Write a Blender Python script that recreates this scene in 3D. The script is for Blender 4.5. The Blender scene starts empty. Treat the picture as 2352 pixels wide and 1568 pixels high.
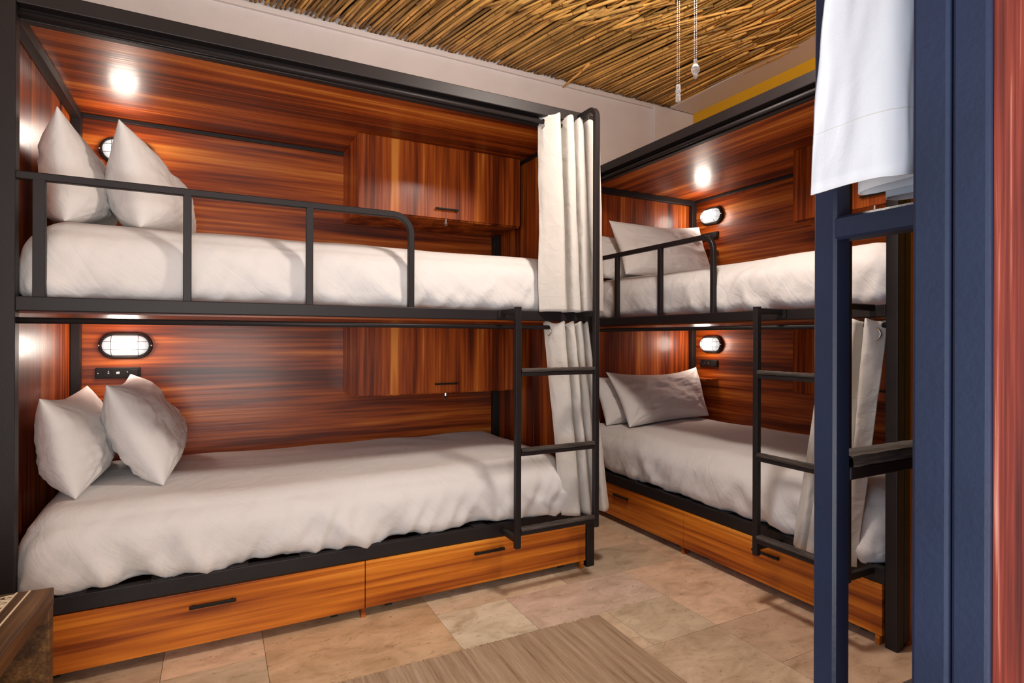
import bpy, bmesh, math, random
from mathutils import Vector, Matrix, noise
from math import pi, sin, cos, radians

random.seed(7)
scene = bpy.context.scene
COL = scene.collection

# ------------------------------------------------------------------ materials
def new_mat(name):
    m = bpy.data.materials.new(name); m.use_nodes = True
    nt = m.node_tree
    b = nt.nodes['Principled BSDF']
    return m, nt, b

def nd(nt, typ, **kw):
    n = nt.nodes.new(typ)
    for k, v in kw.items():
        setattr(n, k, v)
    return n

def ramp(nt, stops):
    r = nd(nt, 'ShaderNodeValToRGB')
    e = r.color_ramp.elements
    while len(e) < len(stops):
        e.new(0.5)
    for i, (p, c) in enumerate(stops):
        e[i].position = p; e[i].color = (c[0], c[1], c[2], 1)
    return r

def simple(name, col, rough=.5, metal=0., coat=0., bump=0., bscale=80., spec=.5, var=0., vscale=6.):
    m, nt, b = new_mat(name)
    b.inputs['Base Color'].default_value = (*col, 1)
    b.inputs['Roughness'].default_value = rough
    b.inputs['Metallic'].default_value = metal
    b.inputs['Coat Weight'].default_value = coat
    b.inputs['Specular IOR Level'].default_value = spec
    tc = nd(nt, 'ShaderNodeTexCoord')
    if var:
        n = nd(nt, 'ShaderNodeTexNoise'); n.inputs['Scale'].default_value = vscale; n.inputs['Detail'].default_value = 4
        nt.links.new(tc.outputs['Object'], n.inputs['Vector'])
        r = ramp(nt, [(.3, [c*(1-var) for c in col]), (.7, [min(1, c*(1+var)) for c in col])])
        nt.links.new(n.outputs['Fac'], r.inputs['Fac']); nt.links.new(r.outputs['Color'], b.inputs['Base Color'])
    if bump:
        n = nd(nt, 'ShaderNodeTexNoise'); n.inputs['Scale'].default_value = bscale; n.inputs['Detail'].default_value = 5
        bp = nd(nt, 'ShaderNodeBump'); bp.inputs['Strength'].default_value = bump; bp.inputs['Distance'].default_value = .01
        nt.links.new(tc.outputs['Object'], n.inputs['Vector'])
        nt.links.new(n.outputs['Fac'], bp.inputs['Height']); nt.links.new(bp.outputs['Normal'], b.inputs['Normal'])
    return m

def wood(name, axis, stops, across=11., along=.55, fine=70., rough=.42, coat=.24, bumpy=.30, seed=0., finemix=.30, crough=.19):
    """laminate with long grain along the given local axis"""
    m, nt, b = new_mat(name)
    tc = nd(nt, 'ShaderNodeTexCoord')
    def mapped(a, c):
        mp = nd(nt, 'ShaderNodeMapping')
        sc = [c, c, c]; sc['xyz'.index(axis)] = a
        mp.inputs['Scale'].default_value = sc
        mp.inputs['Location'].default_value = (seed, seed*1.7, seed*.6)
        nt.links.new(tc.outputs['Object'], mp.inputs['Vector'])
        return mp
    m1 = mapped(along, across); m2 = mapped(along*3, fine)
    n1 = nd(nt, 'ShaderNodeTexNoise'); n1.inputs['Scale'].default_value = 1; n1.inputs['Detail'].default_value = 3.5; n1.inputs['Roughness'].default_value = .6; n1.inputs['Distortion'].default_value = .25
    n2 = nd(nt, 'ShaderNodeTexNoise'); n2.inputs['Scale'].default_value = 1; n2.inputs['Detail'].default_value = 3
    nt.links.new(m1.outputs[0], n1.inputs['Vector']); nt.links.new(m2.outputs[0], n2.inputs['Vector'])
    mx = nd(nt, 'ShaderNodeMix', data_type='FLOAT'); mx.inputs[0].default_value = finemix
    nt.links.new(n1.outputs['Fac'], mx.inputs[2]); nt.links.new(n2.outputs['Fac'], mx.inputs[3])
    r = ramp(nt, stops)
    nt.links.new(mx.outputs[0], r.inputs['Fac']); nt.links.new(r.outputs['Color'], b.inputs['Base Color'])
    b.inputs['Roughness'].default_value = rough
    b.inputs['Coat Weight'].default_value = coat
    b.inputs['Specular IOR Level'].default_value = .3
    b.inputs['Coat Roughness'].default_value = crough
    bp = nd(nt, 'ShaderNodeBump'); bp.inputs['Strength'].default_value = bumpy; bp.inputs['Distance'].default_value = .0014
    nt.links.new(n2.outputs['Fac'], bp.inputs['Height'])
    nt.links.new(bp.outputs['Normal'], b.inputs['Normal']); nt.links.new(bp.outputs['Normal'], b.inputs['Coat Normal'])
    return m

WS = [(.34, (.045, .006, .001)), (.43, (.14, .020, .002)), (.50, (.31, .054, .005)), (.57, (.48, .11, .011)), (.65, (.72, .25, .04))]
WD = [(.35, (.10, .015, .002)), (.43, (.24, .046, .004)), (.50, (.46, .115, .008)), (.57, (.66, .20, .016)), (.66, (.82, .34, .05))]
WR = [(.34, (.055, .008, .004)), (.47, (.14, .020, .010)), (.54, (.21, .036, .018)), (.57, (.32, .10, .065)), (.62, (.42, .20, .15))]
M = {}
M['wood_x'] = wood('laminate_horizontal_grain', 'x', WS)
M['wood_z'] = wood('laminate_vertical_grain', 'z', WS, across=9.)
M['wood_drawer'] = wood('laminate_drawer', 'x', WD, across=12., along=.5, rough=.4, coat=.15)
M['wood_red'] = wood('laminate_red_end_panel', 'z', WR, across=62., fine=260., along=1.4, rough=.5, coat=.0, bumpy=.25, finemix=.55)
M['walnut'] = wood('dark_walnut', 'y', [(.33, (.022, .009, .003)), (.45, (.06, .026, .008)), (.55, (.12, .055, .016)), (.66, (.22, .11, .035))], across=22, along=1.2, fine=160., rough=.45, coat=.06)
M['steel'] = simple('charcoal_painted_steel', (.0145, .0108, .0112), .48, bump=.04, bscale=200, var=.12, spec=.3)
M['blue_lit'] = simple('charcoal_steel_blue_light_tint', (.0095, .015, .036), .42, bump=.05, bscale=160, var=.18, coat=.0, spec=.3)  # near bunk's charcoal steel with the blue daylight mixed into its colour
M['rungwood'] = wood('weathered_dark_rung', 'x', [(.3, (.016, .012, .010)), (.5, (.05, .04, .035)), (.7, (.16, .13, .11))], across=60, along=3, fine=200, rough=.7, coat=0, bumpy=.5)
M['black'] = simple('black_plastic', (.008, .007, .007), .55, spec=.25)
M['chrome'] = simple('chrome', (.75, .74, .72), .15, metal=1)
M['silver'] = simple('small_silver_pin', (.6, .58, .55), .3, metal=1)
M['plaster'] = simple('warm_grey_plaster', (.78, .74, .73), .85, bump=.12, bscale=30, var=.04)
M['trim'] = simple('painted_trim', (.80, .75, .73), .7, bump=.06, bscale=40)
M['yellow'] = simple('yellow_wall_paint', (.78, .42, .008), .7, bump=.08, bscale=40)
M['backing'] = simple('dark_ceiling_backing', (.03, .016, .006), .95)
M['caster'] = simple('caster_rubber', (.02, .02, .02), .6)
M['inlay'] = simple('bone_inlay', (.78, .62, .42), .5)
M['doorframe'] = simple('door_frame_paint', (.35, .30, .26), .6)

def cloth(name, col, bump=.15, sc=500., folds=0., fscale=(9, 3, 1.6), frot=.75, rough=.9):
    m, nt, b = new_mat(name)
    b.inputs['Base Color'].default_value = (*col, 1)
    b.inputs['Roughness'].default_value = rough
    b.inputs['Sheen Weight'].default_value = .15
    b.inputs['Specular IOR Level'].default_value = .2
    tc = nd(nt, 'ShaderNodeTexCoord')
    n = nd(nt, 'ShaderNodeTexNoise'); n.inputs['Scale'].default_value = 14; n.inputs['Detail'].default_value = 6; n.inputs['Distortion'].default_value = .8
    n2 = nd(nt, 'ShaderNodeTexNoise'); n2.inputs['Scale'].default_value = sc; n2.inputs['Detail'].default_value = 2
    nt.links.new(tc.outputs['Object'], n.inputs['Vector']); nt.links.new(tc.outputs['Object'], n2.inputs['Vector'])
    bp = nd(nt, 'ShaderNodeBump'); bp.inputs['Strength'].default_value = bump; bp.inputs['Distance'].default_value = .02
    bp2 = nd(nt, 'ShaderNodeBump'); bp2.inputs['Strength'].default_value = .08; bp2.inputs['Distance'].default_value = .002
    nt.links.new(n.outputs['Fac'], bp.inputs['Height']); nt.links.new(n2.outputs['Fac'], bp2.inputs['Height'])
    nt.links.new(bp.outputs['Normal'], bp2.inputs['Normal']); nt.links.new(bp2.outputs['Normal'], b.inputs['Normal'])
    if folds:
        m0 = nd(nt, 'ShaderNodeMapping'); m0.inputs['Rotation'].default_value = (0, frot, .25)
        m1 = nd(nt, 'ShaderNodeMapping'); m1.inputs['Scale'].default_value = fscale
        n3 = nd(nt, 'ShaderNodeTexNoise'); n3.inputs['Scale'].default_value = 1; n3.inputs['Detail'].default_value = 3; n3.inputs['Distortion'].default_value = 1.2
        nt.links.new(tc.outputs['Object'], m0.inputs['Vector']); nt.links.new(m0.outputs[0], m1.inputs['Vector']); nt.links.new(m1.outputs[0], n3.inputs['Vector'])
        # sharp creases where the noise crosses its middle
        sb = nd(nt, 'ShaderNodeMath', operation='SUBTRACT'); sb.inputs[1].default_value = .5
        ab = nd(nt, 'ShaderNodeMath', operation='ABSOLUTE'); pw = nd(nt, 'ShaderNodeMath', operation='POWER'); pw.inputs[1].default_value = .85
        nt.links.new(n3.outputs['Fac'], sb.inputs[0]); nt.links.new(sb.outputs[0], ab.inputs[0]); nt.links.new(ab.outputs[0], pw.inputs[0])
        bp3 = nd(nt, 'ShaderNodeBump'); bp3.inputs['Strength'].default_value = folds; bp3.inputs['Distance'].default_value = .03
        nt.links.new(pw.outputs[0], bp3.inputs['Height']); nt.links.new(bp3.outputs['Normal'], bp.inputs['Normal'])
    return m
M['sheet'] = cloth('white_cotton_sheet', (.71, .685, .67), .20, folds=.20, fscale=(11, 3.5, 2.2))
M['pillow'] = cloth('white_pillow_cotton', (.73, .705, .69), .22, folds=.20, fscale=(7, 3.5, 7), frot=.4)
M['curtain'] = cloth('ecru_curtain_cotton', (.61, .575, .53), .25)
M['curtain_w'] = cloth('white_curtain_cotton', (.60, .61, .63), .06)

M['thread'] = simple('seam_thread', (.55, .53, .50), .9)
# lamp glass
m, nt, b = new_mat('lit_frosted_glass')
b.inputs['Base Color'].default_value = (.30, .30, .30, 1); b.inputs['Roughness'].default_value = .3
b.inputs['Emission Color'].default_value = (1, .98, .96, 1); b.inputs['Emission Strength'].default_value = .75
M['lens'] = m
m, nt, b = new_mat('frosted_shade_glass')
b.inputs['Base Color'].default_value = (.8, .78, .74, 1); b.inputs['Roughness'].default_value = .4
b.inputs['Emission Color'].default_value = (1, .85, .68, 1); b.inputs['Emission Strength'].default_value = 2.5
M['shade'] = m
m, nt, b = new_mat('clear_crystal')
b.inputs['Base Color'].default_value = (.95, .97, 1, 1); b.inputs['Roughness'].default_value = .05
b.inputs['Transmission Weight'].default_value = .75; b.inputs['IOR'].default_value = 1.5
M['crystal'] = m

# cane: tone per cane from colour attribute
m, nt, b = new_mat('dried_river_cane')
at = nd(nt, 'ShaderNodeAttribute', attribute_name='tone')
tc = nd(nt, 'ShaderNodeTexCoord')
mp = nd(nt, 'ShaderNodeMapping'); mp.inputs['Scale'].default_value = (30, 4, 30)
nt.links.new(tc.outputs['Object'], mp.inputs['Vector'])
n = nd(nt, 'ShaderNodeTexNoise'); n.inputs['Scale'].default_value = 1.; n.inputs['Detail'].default_value = 5
nt.links.new(mp.outputs[0], n.inputs['Vector'])
r = ramp(nt, [(.3, (.62, .60, .55)), (.5, (1., .98, .92)), (.7, (1.25, 1.22, 1.15))])
nt.links.new(n.outputs['Fac'], r.inputs['Fac'])
mu = nd(nt, 'ShaderNodeMix', data_type='RGBA', blend_type='MULTIPLY'); mu.inputs[0].default_value = 1
nt.links.new(at.outputs['Color'], mu.inputs[6]); nt.links.new(r.outputs['Color'], mu.inputs[7])
nt.links.new(mu.outputs[2], b.inputs['Base Color']); b.inputs['Roughness'].default_value = .5
M['cane'] = m

# travertine: tone per tile
m, nt, b = new_mat('travertine_tile')
at = nd(nt, 'ShaderNodeAttribute', attribute_name='tone')
tc = nd(nt, 'ShaderNodeTexCoord')
mp = nd(nt, 'ShaderNodeMapping'); mp.inputs['Scale'].default_value = (1, 1.6, 1)
nt.links.new(tc.outputs['Object'], mp.inputs['Vector'])
ad = nd(nt, 'ShaderNodeVectorMath', operation='ADD')
sc = nd(nt, 'ShaderNodeVectorMath', operation='SCALE'); sc.inputs['Scale'].default_value = 7.3
nt.links.new(at.outputs['Color'], sc.inputs[0]); nt.links.new(mp.outputs[0], ad.inputs[0]); nt.links.new(sc.outputs[0], ad.inputs[1])
n = nd(nt, 'ShaderNodeTexNoise'); n.inputs['Scale'].default_value = 7; n.inputs['Detail'].default_value = 8; n.inputs['Roughness'].default_value = .65; n.inputs['Distortion'].default_value = .6
nt.links.new(ad.outputs[0], n.inputs['Vector'])
r = ramp(nt, [(.25, (.55, .47, .38)), (.5, (.9, .86, .82)), (.75, (1.15, 1.12, 1.12))])
nt.links.new(n.outputs['Fac'], r.inputs['Fac'])
mu = nd(nt, 'ShaderNodeMix', data_type='RGBA', blend_type='MULTIPLY'); mu.inputs[0].default_value = 1
nt.links.new(at.outputs['Color'], mu.inputs[6]); nt.links.new(r.outputs['Color'], mu.inputs[7])
n2 = nd(nt, 'ShaderNodeTexNoise'); n2.inputs['Scale'].default_value = 42; n2.inputs['Detail'].default_value = 3; n2.inputs['Distortion'].default_value = 1.
nt.links.new(ad.outputs[0], n2.inputs['Vector'])
r2 = ramp(nt, [(.30, (.42, .33, .24)), (.38, (1, 1, 1))])
nt.links.new(n2.outputs['Fac'], r2.inputs['Fac'])
mu2 = nd(nt, 'ShaderNodeMix', data_type='RGBA', blend_type='MULTIPLY'); mu2.inputs[0].default_value = .55
nt.links.new(mu.outputs[2], mu2.inputs[6]); nt.links.new(r2.outputs['Color'], mu2.inputs[7])
nt.links.new(mu2.outputs[2], b.inputs['Base Color'])
b.inputs['Roughness'].default_value = .38
bp = nd(nt, 'ShaderNodeBump'); bp.inputs['Strength'].default_value = .15; bp.inputs['Distance'].default_value = .004
nt.links.new(n2.outputs['Fac'], bp.inputs['Height']); nt.links.new(bp.outputs['Normal'], b.inputs['Normal'])
M['tile'] = m
M['grout'] = simple('tile_grout', (.55, .44, .34), .9)

# woven rug: stripes along local y
m, nt, b = new_mat('woven_jute_rug')
tc = nd(nt, 'ShaderNodeTexCoord')
mp = nd(nt, 'ShaderNodeMapping'); mp.inputs['Scale'].default_value = (55, 2.2, 1)
nt.links.new(tc.outputs['Object'], mp.inputs['Vector'])
n = nd(nt, 'ShaderNodeTexNoise'); n.inputs['Scale'].default_value = 1; n.inputs['Detail'].default_value = 6; n.inputs['Roughness'].default_value = .7
nt.links.new(mp.outputs[0], n.inputs['Vector'])
r = ramp(nt, [(.28, (.16, .095, .048)), (.42, (.36, .24, .145)), (.6, (.48, .345, .225)), (.75, (.58, .44, .31))])
nt.links.new(n.outputs['Fac'], r.inputs['Fac']); nt.links.new(r.outputs['Color'], b.inputs['Base Color'])
w = nd(nt, 'ShaderNodeTexWave'); w.inputs['Scale'].default_value = 70; w.bands_direction = 'Y'
nt.links.new(tc.outputs['Object'], w.inputs['Vector'])
bp = nd(nt, 'ShaderNodeBump'); bp.inputs['Strength'].default_value = .4; bp.inputs['Distance'].default_value = .003
nt.links.new(w.outputs['Fac'], bp.inputs['Height']); nt.links.new(bp.outputs['Normal'], b.inputs['Normal'])
b.inputs['Roughness'].default_value = .95
M['rug'] = m

# ------------------------------------------------------------------ mesh helpers
class MB:
    def __init__(s): s.bm = bmesh.new()
    def box(s, x0, x1, y0, y1, z0, z1):
        vs = [s.bm.verts.new(p) for p in ((x0,y0,z0),(x1,y0,z0),(x1,y1,z0),(x0,y1,z0),(x0,y0,z1),(x1,y0,z1),(x1,y1,z1),(x0,y1,z1))]
        for f in ((3,2,1,0),(4,5,6,7),(0,1,5,4),(1,2,6,5),(2,3,7,6),(3,0,4,7)):
            s.bm.faces.new([vs[i] for i in f])
        return s
    def sweep(s, pts, prof, up=(0,0,1), cap=True):
        """sweep a closed profile (list of (a,b)) along pts; a along side, b along up-ish"""
        pts = [Vector(p) for p in pts]; up = Vector(up)
        rings = []
        n = len(pts)
        for i, p in enumerate(pts):
            if i == 0: t = pts[1]-p
            elif i == n-1: t = p-pts[i-1]
            else: t = (pts[i+1]-p).normalized()+(p-pts[i-1]).normalized()
            t.normalize()
            side = t.cross(up)
            if side.length < 1e-4: side = Vector((1,0,0))
            side.normalize(); u2 = side.cross(t).normalized()
            rings.append([s.bm.verts.new(p+side*a+u2*b) for a, b in prof])
        k = len(prof)
        for i in range(n-1):
            for j in range(k):
                s.bm.faces.new((rings[i][j], rings[i][(j+1)%k], rings[i+1][(j+1)%k], rings[i+1][j]))
        if cap:
            s.bm.faces.new(rings[0][::-1]); s.bm.faces.new(rings[-1])
        return s
    def tube(s, pts, r, seg=10, up=(0,0,1), cap=True):
        return s.sweep(pts, [(r*cos(2*pi*i/seg), r*sin(2*pi*i/seg)) for i in range(seg)], up, cap)
    def sqtube(s, pts, w, up=(0,0,1), h=None):
        h = h or w
        a, b2 = w/2, h/2; c = min(a, b2)*.22
        return s.sweep(pts, [(-a+c,-b2),(a-c,-b2),(a,-b2+c),(a,b2-c),(a-c,b2),(-a+c,b2),(-a,b2-c),(-a,-b2+c)], up)
    def torus(s, c, R, r, axis='y', seg=20, k=8):
        c = Vector(c); rings = []
        for i in range(seg):
            a = 2*pi*i/seg
            ring = []
            for j in range(k):
                t = 2*pi*j/k; rr = R+r*cos(t); h = r*sin(t)
                if axis == 'y': v = (rr*cos(a), h, rr*sin(a))
                elif axis == 'x': v = (h, rr*cos(a), rr*sin(a))
                else: v = (rr*cos(a), rr*sin(a), h)
                ring.append(s.bm.verts.new(c+Vector(v)))
            rings.append(ring)
        for i in range(seg):
            for j in range(k):
                s.bm.faces.new((rings[i][j], rings[(i+1)%seg][j], rings[(i+1)%seg][(j+1)%k], rings[i][(j+1)%k]))
        return s
    def sphere(s, c, r, sx=1, sy=1, sz=1, u=12, v=8):
        bmesh.ops.create_uvsphere(s.bm, u_segments=u, v_segments=v, radius=1, matrix=Matrix.Translation(c) @ Matrix.Diagonal((r*sx, r*sy, r*sz, 1)))
        return s
    def cyl(s, p0, p1, r, seg=16):
        d = Vector(p1)-Vector(p0)
        up = (0,0,1) if abs(d.normalized().z) < .9 else (0,1,0)
        return s.tube([p0, p1], r, seg, up)
    def grid(s, fn, nu, nv, closed_u=False):
        rows = [[s.bm.verts.new(fn(i/(nu if closed_u else nu-1), j/(nv-1))) for j in range(nv)] for i in range(nu)]
        for i in range(nu if closed_u else nu-1):
            for j in range(nv-1):
                a = rows[i]; c = rows[(i+1)%nu]
                s.bm.faces.new((a[j], c[j], c[j+1], a[j+1]))
        return s
    def build(s, name, mat, parent=None, bevel=0, smooth=False, merge=0, solid=0):
        if merge: bmesh.ops.remove_doubles(s.bm, verts=s.bm.verts, dist=merge)
        bmesh.ops.recalc_face_normals(s.bm, faces=s.bm.faces)
        me = bpy.data.meshes.new(name); s.bm.to_mesh(me); s.bm.free()
        me.materials.append(mat)
        if smooth:
            for p in me.polygons: p.use_smooth = True
        o = bpy.data.objects.new(name, me); COL.objects.link(o)
        if parent is not None: o.parent = parent
        if solid:
            md = o.modifiers.new('solid', 'SOLIDIFY'); md.thickness = solid; md.offset = 0
        if bevel:
            md = o.modifiers.new('bevel', 'BEVEL'); md.width = bevel; md.segments = 2; md.limit_method = 'ANGLE'; md.angle_limit = radians(40)
            md.harden_normals = False
        return o

def tag(o, label, cat, group=None):
    o['label'] = label; o['category'] = cat
    if group: o['group'] = group
    return o
def thing(name, label, cat, mtx=None, group=None):
    o = bpy.data.objects.new(name, None); o.empty_display_size = .05; COL.objects.link(o)
    if mtx is not None: o.matrix_world = mtx
    return tag(o, label, cat, group)
def struct(o):
    o['kind'] = 'structure'; return o
def dup(root, label, mtx):
    r = root.copy(); COL.objects.link(r); r.matrix_world = mtx; r['label'] = label
    for ch in [c for c in root.children]:
        c = ch.copy(); COL.objects.link(c); c.parent = r
        for g in [x for x in ch.children]:
            d = g.copy(); COL.objects.link(d); d.parent = c
    return r

# ------------------------------------------------------------------ layout
# bunk-local axes: x along the bed from head to foot, y from the open front to the back, z up
L_, D_ = 2.06, 1.04
B1 = Matrix.Translation((-.535, 2.2688, 0))
B2 = Matrix.Translation((1.9845, 3.2024, 0)) @ Matrix.Rotation(-pi/2, 4, 'Z')
B3 = Matrix.Translation((.56+L_, .3105, 0)) @ Matrix.Rotation(pi, 4, 'Z')
def at(B, u, v, z, rz=0): return B @ Matrix.Translation((u, v, z)) @ Matrix.Rotation(rz, 4, 'Z')

def arc(cx, cz, r, a0, a1, n=7):
    return [(cx+r*cos(a0+(a1-a0)*i/n), cz+r*sin(a0+(a1-a0)*i/n)) for i in range(n+1)]

def make_bunk(label, B, steel, s=.14, tw=.024, endwood='wood_z', pw=.0405, rz=(.914, .592, .272), hz=1.160):
    t = thing('bunk_bed', label, 'bunk bed', B, )
    st = M[steel]
    # posts
    MB().box(-.055, .021, 0, .045, 0, 2.079).build('post', st, t, .0025)
    MB().box(2.017, 2.06, 0, pw, 0, 2.079).build('post', st, t, .004)
    MB().box(2.0385, 2.0592, pw+.001, 2*pw-.003, 0.02, 2.05).build('post', st, t, .003)
    MB().box(-.022, .013, .998, 1.038, 0, 2.045).build('post', st, t, .002)
    MB().box(1.995, 2.034, .998, 1.038, 0, 2.045).build('post', st, t, .002)
    # top rails
    MB().box(.021, 2.017, 0, .036, 2.031, 2.079).build('top_rail', st, t, .003)
    MB().box(-.022, 2.034, .042, .076, 1.998, 2.044).build('inner_rail', st, t, .003)
    MB().box(-.022, .013, .076, .998, 2.008, 2.044).build('side_rail', st, t, .002)
    MB().box(2.022, 2.034, .076, .998, 2.026, 2.044).build('side_rail', st, t, .002)
    MB().box(.013, 1.995, 1.022, 1.038, 2.026, 2.044).build('back_rail', st, t, .002)
    # bed rails
    MB().box(.021, 2.017, 0, .036, 1.127, 1.170).build('bed_rail', st, t, .003)
    MB().box(.021, 2.017, 0, .036, .213, .265).build('bed_rail', st, t, .003)
    # panels
    MB().box(-.021, 2.034, 1.040, 1.056, .05, 1.12).build('back_panel', M['wood_x'], t)
    MB().box(-.021, 2.034, 1.040, 1.056, 1.135, 2.044).build('back_panel', M['wood_x'], t)
    MB().box(-.040, -.0235, .046, 1.056, .03, 2.06).build('end_panel', M['wood_z'], t)
    MB().box(2.036, 2.053, 2*pw-.0025, 1.056, .0, 2.07).build('end_panel', M[endwood], t)
    MB().box(-.021, 2.034, .040, 1.056, 2.045, 2.060).build('roof_panel', M['wood_x'], t)
    MB().box(-.021, 2.034, .040, 1.039, 1.121, 1.134).build('deck_panel', M['wood_x'], t)
    # slats under both mattresses
    for z in (.256,):
        for i in range(9):
            u = .16+i*.222
            MB().box(u-.03, u+.03, .004, .99, z, z+.013).build('slat', st, t, .002)
    # drawers on casters
    for k, (a, b_) in enumerate(((.004, 1.0225), (1.0255, 2.009))):
        d = MB().box(a, b_, -.002, .014, .034, .211).box(a+.03, b_-.03, .014, .90, .040, .052).box(a+.03, a+.042, .014, .9, .05, .18).box(b_-.042, b_-.03, .014, .9, .05, .18).box(a+.03, b_-.03, .89, .9, .05, .18)
        d = d.build('drawer', M['wood_drawer'], t, .0012)
        c = .527 if k == 0 else 1.527
        MB().box(c-.068, c+.068, -.020, -.010, .159, .169).box(c-.06, c-.05, -.012, -.002, .160, .168).box(c+.05, c+.06, -.012, -.002, .160, .168).build('handle', M['black'], d, .0015)
        for w in (a+.10, b_-.10):
            mb = MB(); mb.cyl((w-.012, .06, .017), (w+.012, .06, .017), .0165, 18); mb.box(w-.02, w+.02, .045, .085, .030, .040)
            mb.build('caster', M['caster'], d)
    MB().box(1.010, 1.026, .0, .03, 0, .033).build('foot', M['wood_drawer'], t)
    MB().box(1.985, 2.000, .0, .03, 0, .033).build('foot', M['wood_drawer'], t)
    # guard rail
    gz, gw = 1.528, .0235
    pts = [(.015, .018, gz), (1.130, .018, gz)] + [(x, .018, z) for x, z in arc(1.130, gz-.07, .07, pi/2, 0, 8)] + [(1.2, .018, 1.16)]
    g = MB().sqtube(pts, gw, up=(0, 1, 0)).build('guard_rail', st, t)
    for u in (.073, .450, .827):
        w = .015 if u < .1 else .0118
        MB().box(u-w, u+w, .006, .029, 1.168, gz-.008).build('baluster', st, g, .002)
    # ladder
    z1 = 2.052
    pts = [(1.970, -s, .235), (1.970, -s, z1-.045)] + [(1.970, y, z) for y, z in arc(-s+.045, z1-.045, .045, pi, pi/2, 6)] + [(1.970, .0, z1)]
    ld = MB().sqtube(pts, tw, up=(1, 0, 0)).build('ladder', st, t)
    MB().sqtube([(1.970, -s, hz), (1.970, 0, hz)], tw*.92).build('hook', st, ld)
    MB().sqtube([(1.970, -s, .25), (1.970, 0, .25)], tw*.95).build('hook', st, ld)
    MB().sqtube([(1.592, -s, .205), (1.592, -s, 1.176)], tw, up=(1, 0, 0)).build('stile', st, ld)
    MB().sqtube([(1.592, -s, 1.160), (1.592, 0, 1.160)], tw*.95).box(1.565, 1.619, -.006, 0, 1.135, 1.169).build('hook', st, ld)
    MB().sqtube([(1.592, -s, .237), (1.592, 0, .237)], tw*.95).build('hook', st, ld)
    for z in rz:
        hw = tw*.62
        a_, b_ = 1.592+tw/2, 1.970-tw/2
        r_ = MB().box(a_, b_, -s-hw*.86, -s+hw*.86, z-.017, z-.001).build('rung', M['steel'], ld, .002)
        mb = MB()
        def tread(a, q, z=z):
            u = a_+a*(b_-a_)
            P4 = [(-hw, -.0005), (hw, -.0005), (hw*1.02, .006), (hw*.9, .0125), (hw*.3, .0145), (-hw*.4, .0142), (-hw*.95, .012), (-hw*1.03, .005), (-hw, -.0005)]
            p = P4[int(round(q*8))]
            return (u, -s+p[0]+.0012*noise.noise((a*14, q*5, z*7)), z+p[1]+.0012*noise.noise((a*20, q*6, z*3)))
        mb.grid(tread, 40, 9)
        mb.build('tread', M['rungwood'], r_, smooth=False) if False else mb.build('tread', M['rungwood'], ld, smooth=False)
    # curtain rods
    MB().cyl((.0205, .020, 2.008), (2.018, .020, 2.008), .0095, 12).build('curtain_rod', st, t, smooth=True)
    MB().cyl((.0205, .020, 1.099), (2.018, .020, 1.099), .0095, 12).build('curtain_rod', st, t, smooth=True)
    # little bedside shelves
    for z in (.762, 1.655):
        MB().box(.03, .225, .925, 1.0395, z, z+.012).build('shelf', M['wood_x'], t)
    return t

make_bunk('long dark-framed wooden bunk bed on the left, along the white back wall', B1, 'steel')
make_bunk('dark-framed wooden bunk bed standing against the right wall under the yellow stripe', B2, 'steel')
make_bunk('nearest bunk bed, blue-lit steel post and ladder with a reddish end panel at right edge', B3, 'blue_lit', s=.1435, tw=.030, endwood='wood_red', pw=.033, rz=(.897, .560, .245), hz=1.181)

# ------------------------------------------------------------------ cabinets
def make_cabinet(label, B, z0, z1):
    t = thing('wall_cabinet', label, 'cabinet', at(B, 1.128, .66, z0), 'overhead cabinets in the bunks')
    w, h, d = .872, z1-z0, .379
    mb = MB().box(0, .016, .018, d, 0, h).box(w-.016, w, .018, d, 0, h).box(.016, w-.016, .018, d, 0, .016).box(.016, w-.016, .018, d, h-.016, h).box(.016, w-.016, d-.012, d, .016, h-.016)
    mb.build('body', M['wood_z'], t, .0008)
    dr = MB().box(.001, w-.001, 0, .0165, .006, h-.002).build('door', M['wood_z'], t, .001)
    c = .444
    MB().box(c-.063, c+.063, -.020, -.012, .047, .056).box(c-.055, c-.047, -.013, .001, .048, .055).box(c+.047, c+.055, -.013, .001, .048, .055).build('handle', M['black'], dr, .0015)
    k = MB(); k.cyl((c, .004, .003), (c, .004, -.022), .008, 12); k.cyl((c-.004, .012, -.018), (c-.004, -.006, -.018), .007, 12)
    k.torus((c, .003, -.024), .006, .0022, 'y', 14, 6)
    k.build('lock', M['chrome'], dr, smooth=False)
    return t
make_cabinet('upper wooden cabinet in the left bunk, bright window glare on its door', B1, 1.664, 2.043)
make_cabinet('lower wooden cabinet in the left bunk, hanging over the foot of the lower bed', B1, .762, 1.119)
make_cabinet('upper wooden cabinet in the right bunk, half hidden behind the white curtain', B2, 1.664, 2.043)
make_cabinet('lower wooden cabinet in the right bunk, seen behind its ladder', B2, .762, 1.119)

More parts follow.
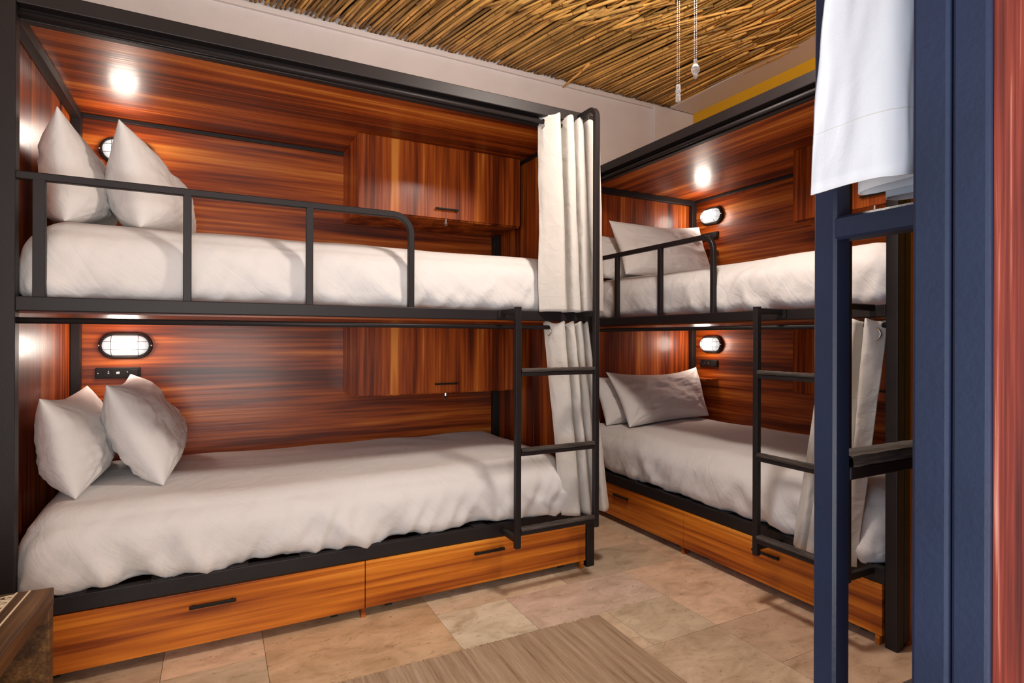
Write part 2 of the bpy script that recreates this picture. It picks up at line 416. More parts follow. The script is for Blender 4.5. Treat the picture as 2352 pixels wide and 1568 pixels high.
# ------------------------------------------------------------------ lamps and sockets
def stadium(hw, hh, n=12):
    r = hh; c = hw-hh; p = []
    for i in range(n+1):
        a = -pi/2+pi*i/n; p.append((c+r*cos(a), r*sin(a)))
    for i in range(n+1):
        a = pi/2+pi*i/n; p.append((-c+r*cos(a), r*sin(a)))
    return p
def make_lamp(label, B, z):
    t = thing('bulkhead_lamp', label, 'wall lamp', at(B, .174, 1.0385, z), 'oval bulkhead lamps over the beds')
    def ringmesh(prof, mat, name, closed=True, smooth=True):
        mb = MB(); rings = []
        for hw, hh, y in prof:
            rings.append([mb.bm.verts.new((a, y, c)) for a, c in stadium(hw, hh)])
        k = len(rings[0])
        for i in range(len(rings)-1):
            for j in range(k):
                mb.bm.faces.new((rings[i][j], rings[i][(j+1)%k], rings[i+1][(j+1)%k], rings[i+1][j]))
        mb.bm.faces.new(rings[-1]); mb.bm.faces.new(rings[0][::-1])
        return mb.build(name, mat, t, smooth=smooth)
    ringmesh([(.103, .061, 0), (.103, .061, -.012), (.099, .057, -.020), (.088, .046, -.020)], M['steel'], 'base', smooth=False)
    ringmesh([(.0875, .0455, -.018), (.086, .044, -.034), (.078, .036, -.046), (.060, .020, -.052)], M['lens'], 'glass_cover')
    mb = MB()
    loop = [(a*1.0, -.023, c*1.0) for a, c in stadium(.0925, .0505)]; loop.append(loop[0])
    mb.tube(loop, .0034, 6, up=(0, 1, 0), cap=False)
    for zz in (-.018, .018):
        mb.tube([(-.085, -.022, zz), (-.080, -.045, zz), (-.06, -.056, zz), (.06, -.056, zz), (.080, -.045, zz), (.085, -.022, zz)], .0010, 6)
    for xx in (-.050, .050):
        mb.tube([(xx, -.022, -.050), (xx, -.044, -.042), (xx, -.056, -.022), (xx, -.056, .022), (xx, -.044, .042), (xx, -.022, .050)], .0012, 6, up=(1, 0, 0))
    mb.build('wire_guard', M['steel'], t, smooth=True)
    for sx in (-1, 1):
        MB().sphere((sx*.0985, -.022, 0), .0052, u=8, v=6).build('screw', M['silver'], t, smooth=True)
    # the bulb's light
    ld = bpy.data.lights.new('lamp_bulb', 'POINT'); ld.energy = 3.2; ld.shadow_soft_size = .055; ld.color = (1, .86, .74)
    lo = bpy.data.objects.new('lamp_bulb', ld); COL.objects.link(lo); lo.parent = t
    lo.location = (0, -.100, 0)
    return t
make_lamp('lit oval caged wall lamp in the left bunk, above the lower bed', B1, 1.012)
make_lamp('lit oval wall lamp in the left bunk, peeking between the two standing pillows', B1, 1.895)
make_lamp('lit oval wall lamp in the right bunk, above the lower bed', B2, 1.012)
make_lamp('lit oval wall lamp in the right bunk, above the upper bed', B2, 1.908)

def make_socket(label, B, z):
    t = thing('power_outlet', label, 'power outlet', at(B, .145, 1.0385, z), 'black power strips below the lamps')
    MB().box(-.083, .083, -.010, 0, -.0245, .0245).build('plate', M['black'], t, .003)
    mb = MB(); mb.torus((-.035, -.0105, 0), .016, .0016, 'y', 20, 6)
    mb.box(-.017, -.016, -.0115, -.0098, -.024, .024).box(.016, .017, -.0115, -.0098, -.024, .024).box(-.056, -.055, -.0115, -.0098, -.024, .024)
    mb.build('socket_rim', M['steel'], t)
    for px_, pz_, pr_ in ((-.035, 0, .003), (-.035, .008, .002), (-.073, 0, .0022), (.035, .004, .0022)):
        MB().cyl((px_, -.0098, pz_), (px_, -.0125, pz_), pr_, 10).build('pin', M['silver'], t)
    MB().box(-.007, .007, -.0120, -.0098, -.005, .005).build('usb_port', M['silver'], t, .001)
    MB().box(.048, .076, -.0145, -.0098, -.016, .016).build('switch', M['black'], t, .002)
    return t
make_socket('black power strip in the left bunk, under the lower bed lamp', B1, .887)
make_socket('black power strip in the right bunk, under the lower bed lamp', B2, .878)
make_socket('black power strip in the right bunk, beside the upper bed guard rail', B2, 1.772)

# ------------------------------------------------------------------ bedding
def fbm(p, o=4): return noise.fractal(Vector(p), 1.0, 2.0, o)
def ridge(p):
    a = noise.noise(Vector(p))
    return 1-2.2*math.sqrt(a*a+.006)
def make_mattress(label, B, u0, u1, v0, v1, z0, z1, seed, wr=1., lean=1.):
    Lm, W, H = u1-u0, v1-v0, z1-z0
    r = .105
    nx, ny, nz = 150, 60, 26
    mb = MB()
    def shape(p):
        x, y, z = p
        rb = .045
        k = min(1, max(0, z/H)); k = k*k*(3-2*k); rr = rb+(r-rb)*k
        q = Vector((min(max(x, rr), Lm-rr), min(max(y, rr), W-rr), min(max(z, rb), H-r)))
        d = Vector((x, y, z))-q
        if d.length > 1e-6:
            rz = r if d.z > 0 else rb
            m = max(abs(d.x)/rr, abs(d.y)/rr, abs(d.z)/rz)
            n0 = Vector((d.x/rr, d.y/rr, d.z/rz)).normalized()*m
            d = Vector((n0.x*rr, n0.y*rr, n0.z*rz))
        nrm = d.normalized() if d.length > 1e-6 else Vector((0, 0, 1))
        v = q+d
        # puffiness of the duvet
        fx = x/Lm; fy = y/W; fz = z/H
        puff = .010*fbm((x*2.2+seed, y*2.6, z*2.), 2)
        top = max(0, nrm.z)
        front = max(0, -nrm.y)
        v.z += top*(.014*sin(pi*min(1, max(0, fy)))*1+.006*noise.noise(Vector((x*3, y*4, seed))))
        # bulging front
        v.y -= front*(.014*sin(pi*min(1, fz*1.05))) * 1
        # diagonal pull wrinkles down the front and the ends
        low = (1-fz)**1.3
        side = max(front, max(0, -nrm.x), max(0, nrm.x))
        zz = z + .25*y
        w1 = ridge((x*5.+zz*5.5+seed*3+.6*noise.noise(Vector((x*2, z*4, seed))), zz*1.6, seed))
        w2 = ridge((x*13.-zz*7+seed*5, zz*4+.5, seed+3))
        reg = .35+.65*max(0, noise.noise(Vector((x*1.6+seed*2, .3, seed)))*1.6+.45)
        endw = max(0, 1-x/.35)*.9 + max(0, 1-(Lm-x)/.25)*.6
        amp = wr*side*(.027*(low*1.2+.16)*reg+.018*endw*(low+.2))
        w3 = ridge((x*26.-zz*9+seed*7, zz*7+.5, seed+6))
        v += nrm*(amp*(w1*.9+w2*.5+w3*.16)) + nrm*puff*(.55 if top > .5 else .9)
        v += nrm*top*.0045*wr*ridge((x*2.2+y*3, y*2.4-x, seed+9))
        return v
    def face(fn, a, b_):
        mb.grid(fn, a, b_)
    G = lambda f: (lambda s, t: shape(f(s, t)))
    face(G(lambda s, t: (s*Lm, 0, t*H)), nx, nz)
    face(G(lambda s, t: (s*Lm, W, t*H)), nx, nz)
    face(G(lambda s, t: (0, s*W, t*H)), ny, nz)
    face(G(lambda s, t: (Lm, s*W, t*H)), ny, nz)
    face(G(lambda s, t: (s*Lm, t*W, H)), nx, ny)
    face(G(lambda s, t: (s*Lm, t*W, 0)), nx, ny)
    o = mb.build('mattress', M['sheet'], None, smooth=True, merge=.0004)
    o.matrix_world = at(B, u0, v0, z0)
    tag(o, label, 'mattress', 'white made-up mattresses in the bunks')
    return o
make_mattress('white sheeted lower mattress of the left bunk, beneath the two slumped pillows', B1, .016, 1.955, .024, .990, .270, .505, 1.3, 1.2)
make_mattress('white sheeted upper mattress of the left bunk, behind the black guard rail', B1, .022, 1.985, .062, .990, 1.171, 1.415, 5.1, .8)
make_mattress('white sheeted lower mattress of the right bunk, bluish daylight on its side', B2, .016, 1.985, .024, .990, .270, .505, 8.7, 1.3)
make_mattress('white sheeted upper mattress of the right bunk, level with the near blue-lit ladder', B2, .022, 1.985, .062, .990, 1.171, 1.405, 12.4, .9)

def make_pillow(label, B, nb, fb, ft, nt_, T, seed, group=None, sag=.0, flange=.02):
    """corners in bunk space: near-bottom, far-bottom, far-top, near-top"""
    P = [Vector(p) for p in (nb, fb, ft, nt_)]
    c = sum(P, Vector())/4
    N = 76
    ex = ((P[1]-P[0])+(P[2]-P[3])).normalized(); ey = ((P[3]-P[0])+(P[2]-P[1])).normalized()
    nrm = ex.cross(ey).normalized()
    mb = MB()
    def f(sgn):
        def g(s, t):
            # ease sampling to the rim
            a = .5-.5*cos(pi*s); b_ = .5-.5*cos(pi*t)
            x, y = 2*a-1, 2*b_-1
            pin = .055
            xx = x*(1-pin*(1-y*y)*abs(x)); yy = y*(1-pin*1.3*(1-x*x)*abs(y))
            aa, bb = (xx+1)/2, (yy+1)/2
            p = P[0]*(1-aa)*(1-bb)+P[1]*aa*(1-bb)+P[2]*aa*bb+P[3]*(1-aa)*bb
            e = max(0, 1-abs(x)**2.2)*max(0, 1-abs(y)**2.2)
            h = T*1.04*(e**.46)
            low = 1+.22*(-y)
            h *= low
            # wrinkles: radiate from corners and rim
            rim = min(1-abs(x), 1-abs(y))
            cd = 1-min(1, math.hypot(1-abs(x), 1-abs(y))/1.0)
            ang = math.atan2(1-abs(y)+.02, 1-abs(x)+.02)
            w = ridge((ang*3.2+seed, cd*1.2+seed*2, sgn*2.))*cd*.016*(1 if rim > .015 else 0)
            w += ridge((x*1.6+y*1.1+seed*3, y*2.6-x*1.3, seed+sgn))*.009*min(1, e*3)
            w += noise.noise(Vector((x*1.2+seed, y*1.3, sgn*3+seed)))*.018*e
            rumple = (ridge((x*7+seed, y*3+2, seed*2)) + ridge((x*3+seed, y*8+2, seed*2)))*.0030*min(1, e*4)*(1.3-.6*y)
            fade = min(1, max(0, rim)*7); fade = fade*fade*(3-2*fade)
            q = p + nrm*sgn*max(.45*h, h+(w*.95+rumple*.9)*fade*min(1, h/T*1.1))
            q += nrm*.012*noise.noise(Vector((x*1.1, y*1.1, seed*4)))
            q -= ey*sag*(1-x*x)*max(0, y)
            return q-c
        return g
    mb.grid(f(1), N, N); mb.grid(f(-1), N, N)
    o = mb.build('pillow', M['pillow'], None, smooth=True, merge=.0006)
    o.matrix_world = B @ Matrix.Translation(c)
    tag(o, label, 'pillow', group)
    return o
G1 = 'white pillows propped at the heads of the beds'
# left bunk, lower bed
make_pillow('plump white pillow leaning on the head panel, left one on the lower left bed', B1, (.130, .19, .515), (.10, .96, .52), (.045, .93, .84), (.050, .15, .855), .088, 1.7, G1, .015)
make_pillow('white pillow slumped over its neighbour, right one on the lower left bed', B1, (.375, .23, .525), (.36, .98, .53), (.20, .97, .885), (.205, .24, .885), .098, 4.2, G1, .01)
# left bunk, upper bed: standing on end
make_pillow('tall white pillow standing in the corner, left one on the upper left bed', B1, (.105, .16, 1.425), (.085, .86, 1.43), (.065, .88, 1.83), (.082, .17, 1.795), .092, 7.7, G1, .05)
make_pillow('tall white pillow standing beside the lamp, right one on the upper left bed', B1, (.31, .16, 1.425), (.41, .90, 1.43), (.26, .92, 1.83), (.242, .18, 1.785), .105, 9.1, G1, .05)
# right bunk
make_pillow('shaded white pillow behind the front one on the lower right bed', B2, (.225, .10, .515), (.18, .86, .52), (.03, .86, .80), (.035, .11, .80), .07, 11.3, G1, .01)
make_pillow('lamp-lit white pillow in front on the lower right bed', B2, (.400, .145, .525), (.25, .935, .53), (.13, .93, .855), (.15, .15, .84), .07, 13.9, G1, .035)
make_pillow('shaded white pillow behind the front one on the upper right bed', B2, (.190, .10, 1.425), (.17, .84, 1.43), (.02, .86, 1.72), (.03, .11, 1.72), .065, 15.2, G1, .01)
make_pillow('wide white pillow in front on the upper right bed, behind the guard rail', B2, (.350, .15, 1.435), (.27, .955, 1.44), (.13, .95, 1.83), (.17, .155, 1.79), .07, 17.5, G1, .02)

# ------------------------------------------------------------------ curtains
def catmull(P, t):
    n = len(P)-1; x = t*n; i = min(int(x), n-1); f = x-i
    p0 = P[max(i-1, 0)]; p1 = P[i]; p2 = P[i+1]; p3 = P[min(i+2, n)]
    return tuple(.5*((2*b)+(-a+c)*f+(2*a-5*b+4*c-d)*f*f+(-a+3*b-3*c+d)*f**3) for a, b, c, d in zip(p0, p1, p2, p3))
def make_curtain(label, B, top, bot, ztop, zbot, mat, mid=None, seed=0, nu=150, nz=60, hemw=.0, zvar=.006, power=1.0, ring=None, rings=()):
    t = thing('curtain', label, 'curtain', at(B, top[0][0], top[0][1], zbot))
    o0 = Vector((top[0][0], top[0][1], zbot))
    def f(a, b_):
        k = b_**power
        p = catmull(top, a); q = catmull(bot, a)
        x = p[0]*(1-k)+q[0]*k; y = p[1]*(1-k)+q[1]*k
        if mid is not None:
            mk = sin(pi*b_)**1.0; m_ = catmull(mid, a)
            x += m_[0]*mk; y += m_[1]*mk
        x += .006*noise.noise(Vector((a*9+seed, b_*3, 1)))*b_**.5*1.4; y += .006*noise.noise(Vector((a*9+seed, b_*3, 5)))*b_**.5
        x += .0016*noise.noise(Vector((a*30+seed, b_*14, 2))); y += .0016*noise.noise(Vector((a*30+seed, b_*14, 7)))
        zt = ztop + zvar*sin(a*(len(top)-1)*pi)*1
        z = zt*(1-b_)+(zbot+.004*noise.noise(Vector((a*7, seed, 3))))*b_
        return Vector((x, y, z))-o0
    mb = MB(); mb.grid(f, nu, nz)
    c = mb.build('cloth', mat, t, smooth=True, solid=.0018)
    mb = MB()
    # stitched hem line: a thin raised thread a little above the bottom edge
    hb = 1-.055/(ztop-zbot)*1.2
    pts = [f(i/(nu-1), hb) for i in range(nu)]
    mb.tube(pts, .0013, 5, cap=True); mb.build('hem_seam', M['thread'], c)
    for (a, axis) in rings:
        p = f(a, .045/(ztop-zbot))
        MB().torus(p, .0185, .0035, axis, 22, 8).build('eyelet', M['chrome'], t, smooth=True)
    return t

def zig(u0, u1, v0, v1, n, first=0):
    """n folds; returns control points"""
    P = []
    for i in range(n+1):
        u = u0+(u1-u0)*i/n
        P.append((u, v0 if i % 2 == 0 else v1))
    return P
# left bunk, upper: a wide flat leading panel then tight folds
top = [(1.782, .050), (1.800, .012), (1.838, -.030), (1.862, -.010), (1.868, .052), (1.886, .050), (1.893, -.020), (1.922, -.026), (1.930, .048), (1.945, .048), (1.950, -.016), (1.975, -.022), (1.982, .045), (1.994, .040), (2.000, -.018), (2.030, -.026), (2.062, -.030)]
bot = [(1.762, -.006), (1.790, -.028), (1.850, -.058), (1.872, -.050), (1.878, -.008), (1.900, -.010), (1.906, -.062), (1.938, -.066), (1.944, -.010), (1.960, -.012), (1.966, -.064), (1.998, -.066), (2.004, -.012), (2.016, -.014), (2.020, -.060), (2.050, -.050), (2.086, -.026)]
make_curtain('cream curtain gathered at the foot of the upper bed in the left bunk', B1, top, bot, 2.040, 1.166, M['curtain'], seed=2, rings=((.045, 'x'),))
top = [(1.812, .048), (1.826, .012), (1.860, -.026), (1.884, -.016), (1.890, .045), (1.902, .045), (1.910, -.020), (1.930, -.024), (1.938, .045), (1.950, .045), (1.956, -.016), (1.974, -.022), (1.982, .042), (1.990, .040), (1.994, -.018), (2.004, -.024), (2.012, -.012)]
bot = [(1.878, -.006), (1.895, -.030), (1.930, -.052), (1.955, -.046), (1.962, -.008), (1.974, -.010), (1.980, -.058), (2.000, -.062), (2.004, -.010), (2.014, -.012), (2.020, -.060), (2.040, -.064), (2.050, -.020), (2.066, -.018), (2.078, -.052), (2.100, -.046), (2.124, -.022)]
make_curtain('cream curtain gathered at the foot of the lower left bed, flaring past the post', B1, top, bot, 1.122, .262, M['curtain'], seed=5, rings=((.045, 'x'),))
# right bunk, lower
top = [(1.812, -.018), (1.822, -.022), (1.828, .045), (1.842, .045), (1.850, -.018), (1.872, -.022), (1.882, .045), (1.895, .045), (1.902, -.014), (1.925, -.020), (1.935, .042), (1.945, .042), (1.952, -.012), (1.975, -.016), (2.008, .030)]
bot = [(1.660, -.010), (1.690, -.030), (1.715, -.052), (1.728, -.008), (1.745, -.008), (1.752, -.055), (1.785, -.060), (1.792, -.008), (1.808, -.010), (1.814, -.058), (1.850, -.060), (1.858, -.010), (1.876, -.012), (1.886, -.050), (1.925, -.012)]
make_curtain('grey-white curtain gathered at the foot of the lower bed in the right bunk', B2, top, bot, 1.118, .245, M['curtain'], seed=9, rings=((.955, 'y'),), zvar=.005)
# near bunk, upper: broad outer flap wrapped outside the end of the ladder tube, folds behind it
top = [(2.020, -.062), (2.026, -.045), (2.026, -.024), (2.016, -.010), (1.996, -.018), (1.988, -.065), (1.972, -.068), (1.966, -.015), (1.950, -.012), (1.944, -.070), (1.925, -.070), (1.915, -.012), (1.895, -.012), (1.885, -.07)]
bot = [(2.030, -.128), (2.036, -.090), (2.035, -.045), (2.030, -.020), (2.006, -.022), (1.998, -.088), (1.975, -.092), (1.968, -.020), (1.950, -.016), (1.944, -.090), (1.922, -.090), (1.912, -.016), (1.890, -.014), (1.88, -.09)]
make_curtain('white curtain hanging around the near blue-lit bunk ladder, hemmed, at top right', B3, top, bot, 2.036, 1.214, M['curtain_w'], seed=12, zvar=.002)

# ------------------------------------------------------------------ room shell
X0, X1, Y0, Y1, ZC = -.72, 3.115, -.86, 3.35, 2.745
struct(MB().box(X0-.1, X1+.1, Y0-.1, Y1+.1, -.12, -.012).build('floor', M['grout']))
# tiles: one mesh, ashlar pattern, tone per tile
def build_tiles():
    g = .2915; ox, oy = .435, 1.865
    ci0, ci1 = int((X0-ox)/g)-1, int((X1-ox)/g)+2
    cj0, cj1 = int((Y0-oy)/(g*.98))-1, int((Y1-oy)/(g*.98))+2
    used = {}
    bm = bmesh.new(); lay = bm.loops.layers.color.new('tone')
    rnd = random.Random(21)
    forced = {(1, 0): (1, 1, (.90, .86, .76)), (-1, 0): (2, 2, (.86, .74, .60)), (0, 1): (1, 1, None), (2, 0): (2, 1, (.88, .79, .72)), (0, 0): (1, 1, (.87, .77, .65))}
    order = list(forced)+[(i, j) for j in range(cj0, cj1) for i in range(ci0, ci1)]
    for (i, j) in order:
        if (i, j) in used: continue
        colf = None
        if (i, j) in forced:
            w, h, colf = forced[(i, j)]
        else:
            w, h = rnd.choice(((1, 1), (2, 1), (1, 2), (2, 2), (2, 1), (2, 2)))
        while any((i+a, j+b_) in used for a in range(w) for b_ in range(h)):
            if w > 1: w -= 1
            elif h > 1: h -= 1
            else: break
        for a in range(w):
            for b_ in range(h): used[(i+a, j+b_)] = 1
        x0, x1 = ox+i*g+.0007, ox+(i+w)*g-.0007
        y0, y1 = oy+j*g*.98+.0007, oy+(j+h)*g*.98-.0007
        x0, x1 = max(x0, X0), min(x1, X1); y0, y1 = max(y0, Y0), min(y1, Y1)
        if x1 <= x0 or y1 <= y0: continue
        k = rnd.uniform(.86, 1.1); wv = rnd.uniform(-.03, .04)
        k = .93+(k-.93)*.7; col = colf or (.90*k, (.80+wv*.8)*k, (.69+wv*.8)*k)
        vs = [bm.verts.new(p) for p in ((x0, y0, 0), (x1, y0, 0), (x1, y1, 0), (x0, y1, 0))]
        vb = [bm.verts.new((p.co.x, p.co.y, -.012)) for p in vs]
        fs = [bm.faces.new(vs)]+[bm.faces.new((vb[q], vb[(q+1) % 4], vs[(q+1) % 4], vs[q])) for q in range(4)]
        for f_ in fs:
            for l in f_.loops: l[lay] = (*col, 1)
    me = bpy.data.meshes.new('floor'); bm.to_mesh(me); bm.free(); me.materials.append(M['tile'])
    o = bpy.data.objects.new('floor', me); COL.objects.link(o)
    return struct(o)
build_tiles()

def wall_with_hole(name, horiz, fixed, a0, a1, h0, h1, hz, thick, mat):
    """wall slab with a door-shaped opening; horiz 'x' wall runs along x at y=fixed"""
    mb = MB()
    def bx(p, q, z0, z1):
        lo, hi = sorted((fixed, fixed+thick))
        if horiz == 'x': mb.box(p, q, lo, hi, z0, z1)
        else: mb.box(lo, hi, p, q, z0, z1)
    bx(a0, h0, 0, ZC+.1); bx(h1, a1, 0, ZC+.1); bx(h0, h1, hz, ZC+.1)
    return struct(mb.build(name, mat))
struct(MB().box(X0-.1, X1+.1, Y1, Y1+.1, 0, ZC+.1).build('wall_back', M['plaster']))
struct(MB().box(2.74, X1, Y1-.028, Y1, 0, ZC-.012).build('trim_1', M['plaster'], None, .004))
struct(MB().box(X1, X1+.1, Y0-.1, Y1, 0, ZC+.1).build('wall_right', M['yellow']))
wall_with_hole('wall_left', 'y', X0, Y0-.1, Y1, -.35, .95, 2.15, -.1, M['plaster'])
wall_with_hole('wall_front', 'x', Y0, X0-.1, X1+.1, -.45, .50, 2.15, -.1, M['plaster'])
# cornice strip on the back wall, flat border along the right wall
struct(MB().box(X0, 2.74, Y1-.020, Y1, 2.712, ZC-.004).build('trim_2', M['trim'], None, .003))
struct(MB().box(2.888, X1, Y0, Y1-.028, ZC-.010, ZC+.004).build('trim_3', M['trim'], None))
# door frames of the left opening and the front one added for fill light
mb = MB().box(X0-.1, X0+.01, -.40, -.35, 0, 2.2).box(X0-.1, X0+.01, .95, 1.0, 0, 2.2).box(X0-.1, X0+.01, -.35, .95, 2.15, 2.2)
struct(mb.build('trim_4', M['doorframe'], None, .002))
mb = MB().box(-.50, -.45, Y0-.1, Y0+.01, 0, 2.2).box(.50, .55, Y0-.1, Y0+.01, 0, 2.2).box(-.45, .50, Y0-.1, Y0+.01, 2.15, 2.2)
struct(mb.build('trim_5', M['doorframe'], None, .002))

# ceiling: dark boards above, layer of dried canes below
struct(MB().box(X0-.1, X1+.1, Y0-.1, Y1+.1, ZC+.055, ZC+.1).build('ceiling', M['backing']))
def build_canes():
    bm = bmesh.new(); lay = bm.loops.layers.color.new('tone')
    rnd = random.Random(5)
    K = 6
    def cane(x0, y0, x1, y1, z0, z1, r, bend, col):
        n = 5
        d = Vector((x1-x0, y1-y0, z1-z0)); L = d.length; d.normalize()
        side = Vector((d.y, -d.x, 0)).normalized(); up = side.cross(d)
        rings = []
        for i in range(n+1):
            t = i/n
            p = Vector((x0, y0, z0))+Vector((x1-x0, y1-y0, z1-z0))*t + side*bend*sin(pi*t)+side*bend*.6*sin(2*pi*t+bend*90)
            rr = r*(1-.25*t)
            rings.append([bm.verts.new(p+side*rr*cos(2*pi*j/K)+up*rr*sin(2*pi*j/K)) for j in range(K)])
        fs = []
        for i in range(n):
            for j in range(K):
                f_ = bm.faces.new((rings[i][j], rings[i][(j+1) % K], rings[i+1][(j+1) % K], rings[i+1][j])); f_.smooth = True; fs.append(f_)
        fs.append(bm.faces.new(rings[0][::-1])); fs.append(bm.faces.new(rings[-1]))
        for f_ in fs:
            for l in f_.loops: l[lay] = (*col, 1)
        # nodes
        for q in range(rnd.choice((0, 1, 2, 2))):
            t = rnd.uniform(.05, .95)
            p = Vector((x0, y0, z0))+Vector((x1-x0, y1-y0, z1-z0))*t + side*bend*sin(pi*t)+side*bend*.6*sin(2*pi*t+bend*90)
            rr = r*(1-.25*t)*1.14
            R0 = [bm.verts.new(p-d*.004+side*rr*cos(2*pi*j/K)+up*rr*sin(2*pi*j/K)) for j in range(K)]
            R1 = [bm.verts.new(p+d*.004+side*rr*cos(2*pi*j/K)+up*rr*sin(2*pi*j/K)) for j in range(K)]
            for j in range(K):
                f_ = bm.faces.new((R0[j], R0[(j+1) % K], R1[(j+1) % K], R1[j])); f_.smooth = True
                for l in f_.loops: l[lay] = (col[0]*.72, col[1]*.66, col[2]*.6, 1)
    def tone():
        k = rnd.uniform(.72, 1.2); w = rnd.uniform(-.04, .05)
        return (min(1, (.84+w)*k), min(1, (.66+w*.5)*k), (.36)*k)
    def slant(x, y):
        # canes lean to the left towards the room, running parallel to the wall at the right
        return -.20*min(1, max(0, (2.95-x)/.9))-.03*noise.noise(Vector((x*2, y, 0)))
    x = X0-.1
    seam = lambda x: 2.40+.26*max(0, min(1, (2.0-x)/.9)) + .04*noise.noise(Vector((x*4, 1, 0)))
    for layer, (dz, pitch) in enumerate(((.006, .0235), (.034, .024))):
        for (ya, yb, ridx) in ((None, 3.342, 0), (.95, None, 1), (-.75, 1.05, 2)):
            x = X0-.4
            while x < X1+.3:
                if ya is None: a, b_ = seam(x)+rnd.uniform(-.10, .05), yb+rnd.uniform(-.012, .004)
                elif yb is None: a, b_ = ya+rnd.uniform(-.1, .1), seam(x)+rnd.uniform(-.03, .14)
                else: a, b_ = ya, yb+rnd.uniform(-.1, .1)
                s = slant(x, (a+b_)/2)
                xa = x - s*0 + (b_-a)*(-s); xb = x
                # b is the far end; going towards the room (smaller y) x grows by -slant
                j = rnd.gauss(0, .018)
                xa += j
                r = rnd.uniform(.0075, .0108)
                zz = ZC+dz+rnd.uniform(-.004, .006)
                za = zz+(-.010 if (ridx == 0 and layer == 0) else 0) ; zb = zz+(-.006 if ridx == 1 else 0)
                lim = 2.905 if ridx != 9 else X1
                if xb < lim+.02 and xb > X0-.3:
                    xa2 = min(xa, lim+.02)
                    cane(xa2, a, xb, b_, za, zb, r, rnd.gauss(0, .0055), tone())
                x += pitch*rnd.uniform(.8, 1.2)
    # loose strays crossing the seam
    for i in range(60):
        x = rnd.uniform(.9, 2.9); y = seam(x)+rnd.uniform(-.12, .10)
        an = -rnd.uniform(.22, .62); Ln = rnd.uniform(.2, .5)
        dx, dy = Ln*sin(an), Ln*cos(an)
        cane(min(x-dx/2, 2.9), y-dy/2, min(x+dx/2, 2.9), y+dy/2, ZC-.010, ZC-.006+rnd.uniform(-.010, .004), rnd.uniform(.0065, .010), 0, tone())
    cane(1.985, 3.03, 1.99, 3.36, ZC-.012, ZC-.035, .009, .004, tone())
    me = bpy.data.meshes.new('ceiling'); bm.to_mesh(me); bm.free(); me.materials.append(M['cane'])
    o = bpy.data.objects.new('ceiling', me); COL.objects.link(o)
    return struct(o)
build_canes()

# ------------------------------------------------------------------ rug
RT = Matrix.Translation((.30, 1.14, .0)) @ Matrix.Rotation(radians(-1.2), 4, 'Z')
mb = MB()
def rugf(s, t):
    x = -.45+1.39*s; y = -.72+1.44*t
    return Vector((x, y+ (.003*noise.noise(Vector((x*60, t*2, 0))) if t in (0, 1) else 0), .006+.0012*noise.noise(Vector((x*6, y*6, 0)))))
mb.grid(rugf, 200, 40)
rug = mb.build('rug', M['rug'], None, solid=.006)
rug.matrix_world = RT
tag(rug, 'beige woven flat rug with fine stripes on the stone floor', 'rug')
mb = MB()
rr = random.Random(3)
for i in range(330):
    x = -.448+1.386*i/329
    L = rr.uniform(.006, .014)
    mb.sweep([(x, .719, .006), (x+rr.uniform(-.002, .002), .72+L, .0035)], [(-.0013, -.001), (.0013, -.001), (.0013, .001), (-.0013, .001)])
mb.build('fringe', M['rug'], rug)

# ------------------------------------------------------------------ side table with inlaid border
T = thing('side_table', 'low dark walnut side table with pale inlaid scallop border, at lower left', 'table', Matrix.Translation((-.31, 1.665, 0)) @ Matrix.Rotation(radians(-2.5), 4, 'Z'))
tl, tw_ = .385, .62    # along -x, along -y
top_ = MB().box(-tl, 0, -tw_, 0, .462, .5).build('tabletop', M['walnut'], T, .002)
MB().box(-tl, -.001, -.030, -.001, 0, .4615).build('panel_leg', M['walnut'], T, .002)
MB().box(-tl, -.001, -tw_+.001, -tw_+.030, 0, .4615).build('panel_leg', M['walnut'], T, .002)
MB().box(-tl+.02, -tl+.035, -tw_+.031, -.031, .04, .4615).build('back_board', M['walnut'], T)
mb = MB()
e = .5006
def strip(x0, y0, x1, y1, w=.0016):
    mb.sweep([(x0, y0, e), (x1, y1, e)], [(-w, -.0006), (w, -.0006), (w, .0006), (-w, .0006)])
strip(-.040, -.004, -.040, -.27); strip(-.040, -.30, -.040, -tw_+.01)
strip(-.062, -.004, -.062, -tw_+.01)
k = 0
y = -.015
while y > -tw_+.02:
    for (R, w) in ((.0125, .0012), (.0060, .0010)):
        pts = [(-.064-R*1.7*sin(pi*i/10), y-.0135+R*cos(pi*i/10)*1.0, e) for i in range(11)]
        mb.sweep(pts, [(-w, -.0006), (w, -.0006), (w, .0006), (-w, .0006)])
    y -= .0275
mb.build('inlay', M['inlay'], top_)

# ------------------------------------------------------------------ ceiling light with two crystal pull chains
CL = thing('ceiling_light', 'frosted glass ceiling light hanging below the cane ceiling', 'ceiling light', Matrix.Translation((1.30, 1.42, 2.40)))
MB().cyl((0, 0, .20), (0, 0, .345), .012, 12).cyl((0, 0, .30), (0, 0, .338), .06, 24).cyl((0, 0, .16), (0, 0, .21), .09, 24).build('canopy', M['steel'], CL, smooth=False)
MB().sphere((0, 0, .13), .14, 1, 1, .5, 28, 14).build('glass_shade', M['shade'], CL, smooth=True)
def make_chain(label, x, y, ztop, zend):
    t = thing('pull_chain', label, 'pull chain', Matrix.Translation((x, y, zend)), 'crystal pull chains')
    mb = MB(); H = ztop-zend
    z = .055; k = 0
    while z < H:
        for dx in (-.0034, .0034):
            mb.sphere((dx*cos(.49), -dx*sin(.49)*1, z+(.002 if dx > 0 else 0)), .0018, u=6, v=5)
        z += .0068; k += 1
    mb.build('bead_string', M['crystal'], t, smooth=True)
    return t
t = make_chain('longer beaded pull chain with clear crystal end, left one under the cane ceiling', 1.295, 1.452, 2.545, 1.815)
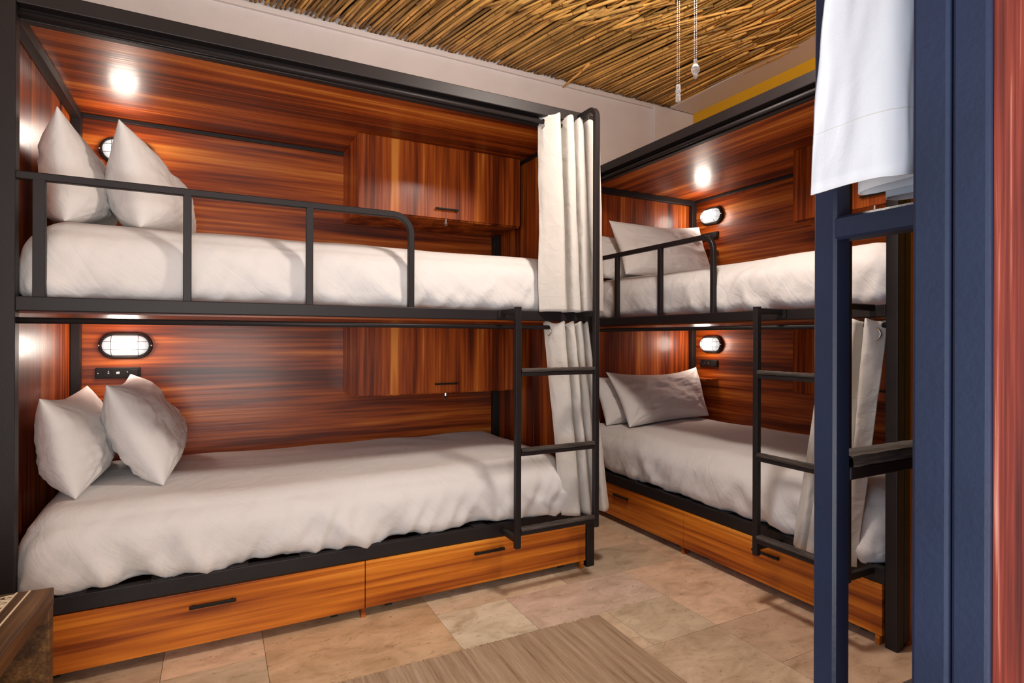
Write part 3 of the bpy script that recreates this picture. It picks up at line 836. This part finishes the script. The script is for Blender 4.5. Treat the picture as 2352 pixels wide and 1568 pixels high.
mb = MB(); mb.cyl((0, 0, .020), (0, 0, .052), .0075, 8).cyl((0, 0, .030), (0, 0, .036), .0088, 10).cyl((0, 0, .0), (0, 0, .022), .0082, 8); mb.build('crystal_drop', M['crystal'], t)
t = make_chain('shorter beaded pull chain with round faceted crystal, right one under the cane ceiling', 1.318, 1.398, 2.545, 1.878)
mb = MB(); mb.sphere((0, 0, .024), .014, 1, 1, 1.3, 8, 5); mb.cyl((0, 0, .040), (0, 0, .056), .006, 8); mb.sphere((0, 0, .003), .007, 1, 1, 1.4, 8, 5); mb.build('crystal_drop', M['crystal'], t)

# ------------------------------------------------------------------ lights
def area(name, loc, size, size_y, energy, color, direction, spread=pi):
    ld = bpy.data.lights.new(name, 'AREA'); ld.shape = 'RECTANGLE'; ld.size = size; ld.size_y = size_y
    ld.energy = energy; ld.color = color; ld.spread = spread
    o = bpy.data.objects.new(name, ld); COL.objects.link(o)
    o.location = loc
    o.rotation_euler = Vector(direction).to_track_quat('-Z', 'Y').to_euler()
    return o
# cool daylight through the left opening, soft fill added at the front one
area('daylight_left', (X0-.14, .30, 1.10), 1.25, 2.05, 16, (.60, .77, 1.0), (1, .15, .0))
area('front_fill', (.02, Y0-.14, 1.10), .92, 2.05, 84, (1.0, .94, .89), (.15, 1, .95))
pl = bpy.data.lights.new('ceiling_bulb', 'POINT'); pl.energy = 51; pl.color = (1, .87, .78); pl.shadow_soft_size = .09
po = bpy.data.objects.new('ceiling_bulb', pl); COL.objects.link(po); po.location = (1.30, 1.42, 2.30)
dl = bpy.data.lights.new('ceiling_down_fill', 'AREA'); dl.shape = 'DISK'; dl.size = .26; dl.energy = 12; dl.color = (1, .90, .80)  # extra disk added under the ceiling lamp to brighten the floor
do = bpy.data.objects.new('ceiling_down_fill', dl); COL.objects.link(do); do.location = (1.30, 1.42, 2.44)

w = bpy.data.worlds.new('world'); scene.world = w; w.use_nodes = True
w.node_tree.nodes['Background'].inputs[0].default_value = (.75, .85, 1, 1)
w.node_tree.nodes['Background'].inputs[1].default_value = .6

# ------------------------------------------------------------------ camera
cam = bpy.data.cameras.new('camera'); co = bpy.data.objects.new('camera', cam); COL.objects.link(co)
cam.sensor_width = 36; cam.sensor_fit = 'HORIZONTAL'; cam.lens = 1353.2/2352*36
cam.shift_x = -(1261.5-1176)/2352; cam.shift_y = -(784-776.8)/2352
cam.clip_start = .02
th = 1.0568; ro = .0029
r_ = Vector((sin(th), -cos(th), 0)); fw = Vector((cos(th), sin(th), 0)); up = Vector((0, 0, 1))
R_ = r_*cos(ro)+up*sin(ro); U_ = up*cos(ro)-r_*sin(ro)
mw = Matrix(((R_.x, U_.x, -fw.x, 0), (R_.y, U_.y, -fw.y, 0), (R_.z, U_.z, -fw.z, 1.05), (0, 0, 0, 1)))
co.matrix_world = mw
scene.camera = co

scene.view_settings.view_transform = 'Standard'
scene.view_settings.look = 'None'
scene.view_settings.gamma = 1
scene.view_settings.use_curve_mapping = False
scene.view_settings.exposure = -0.15
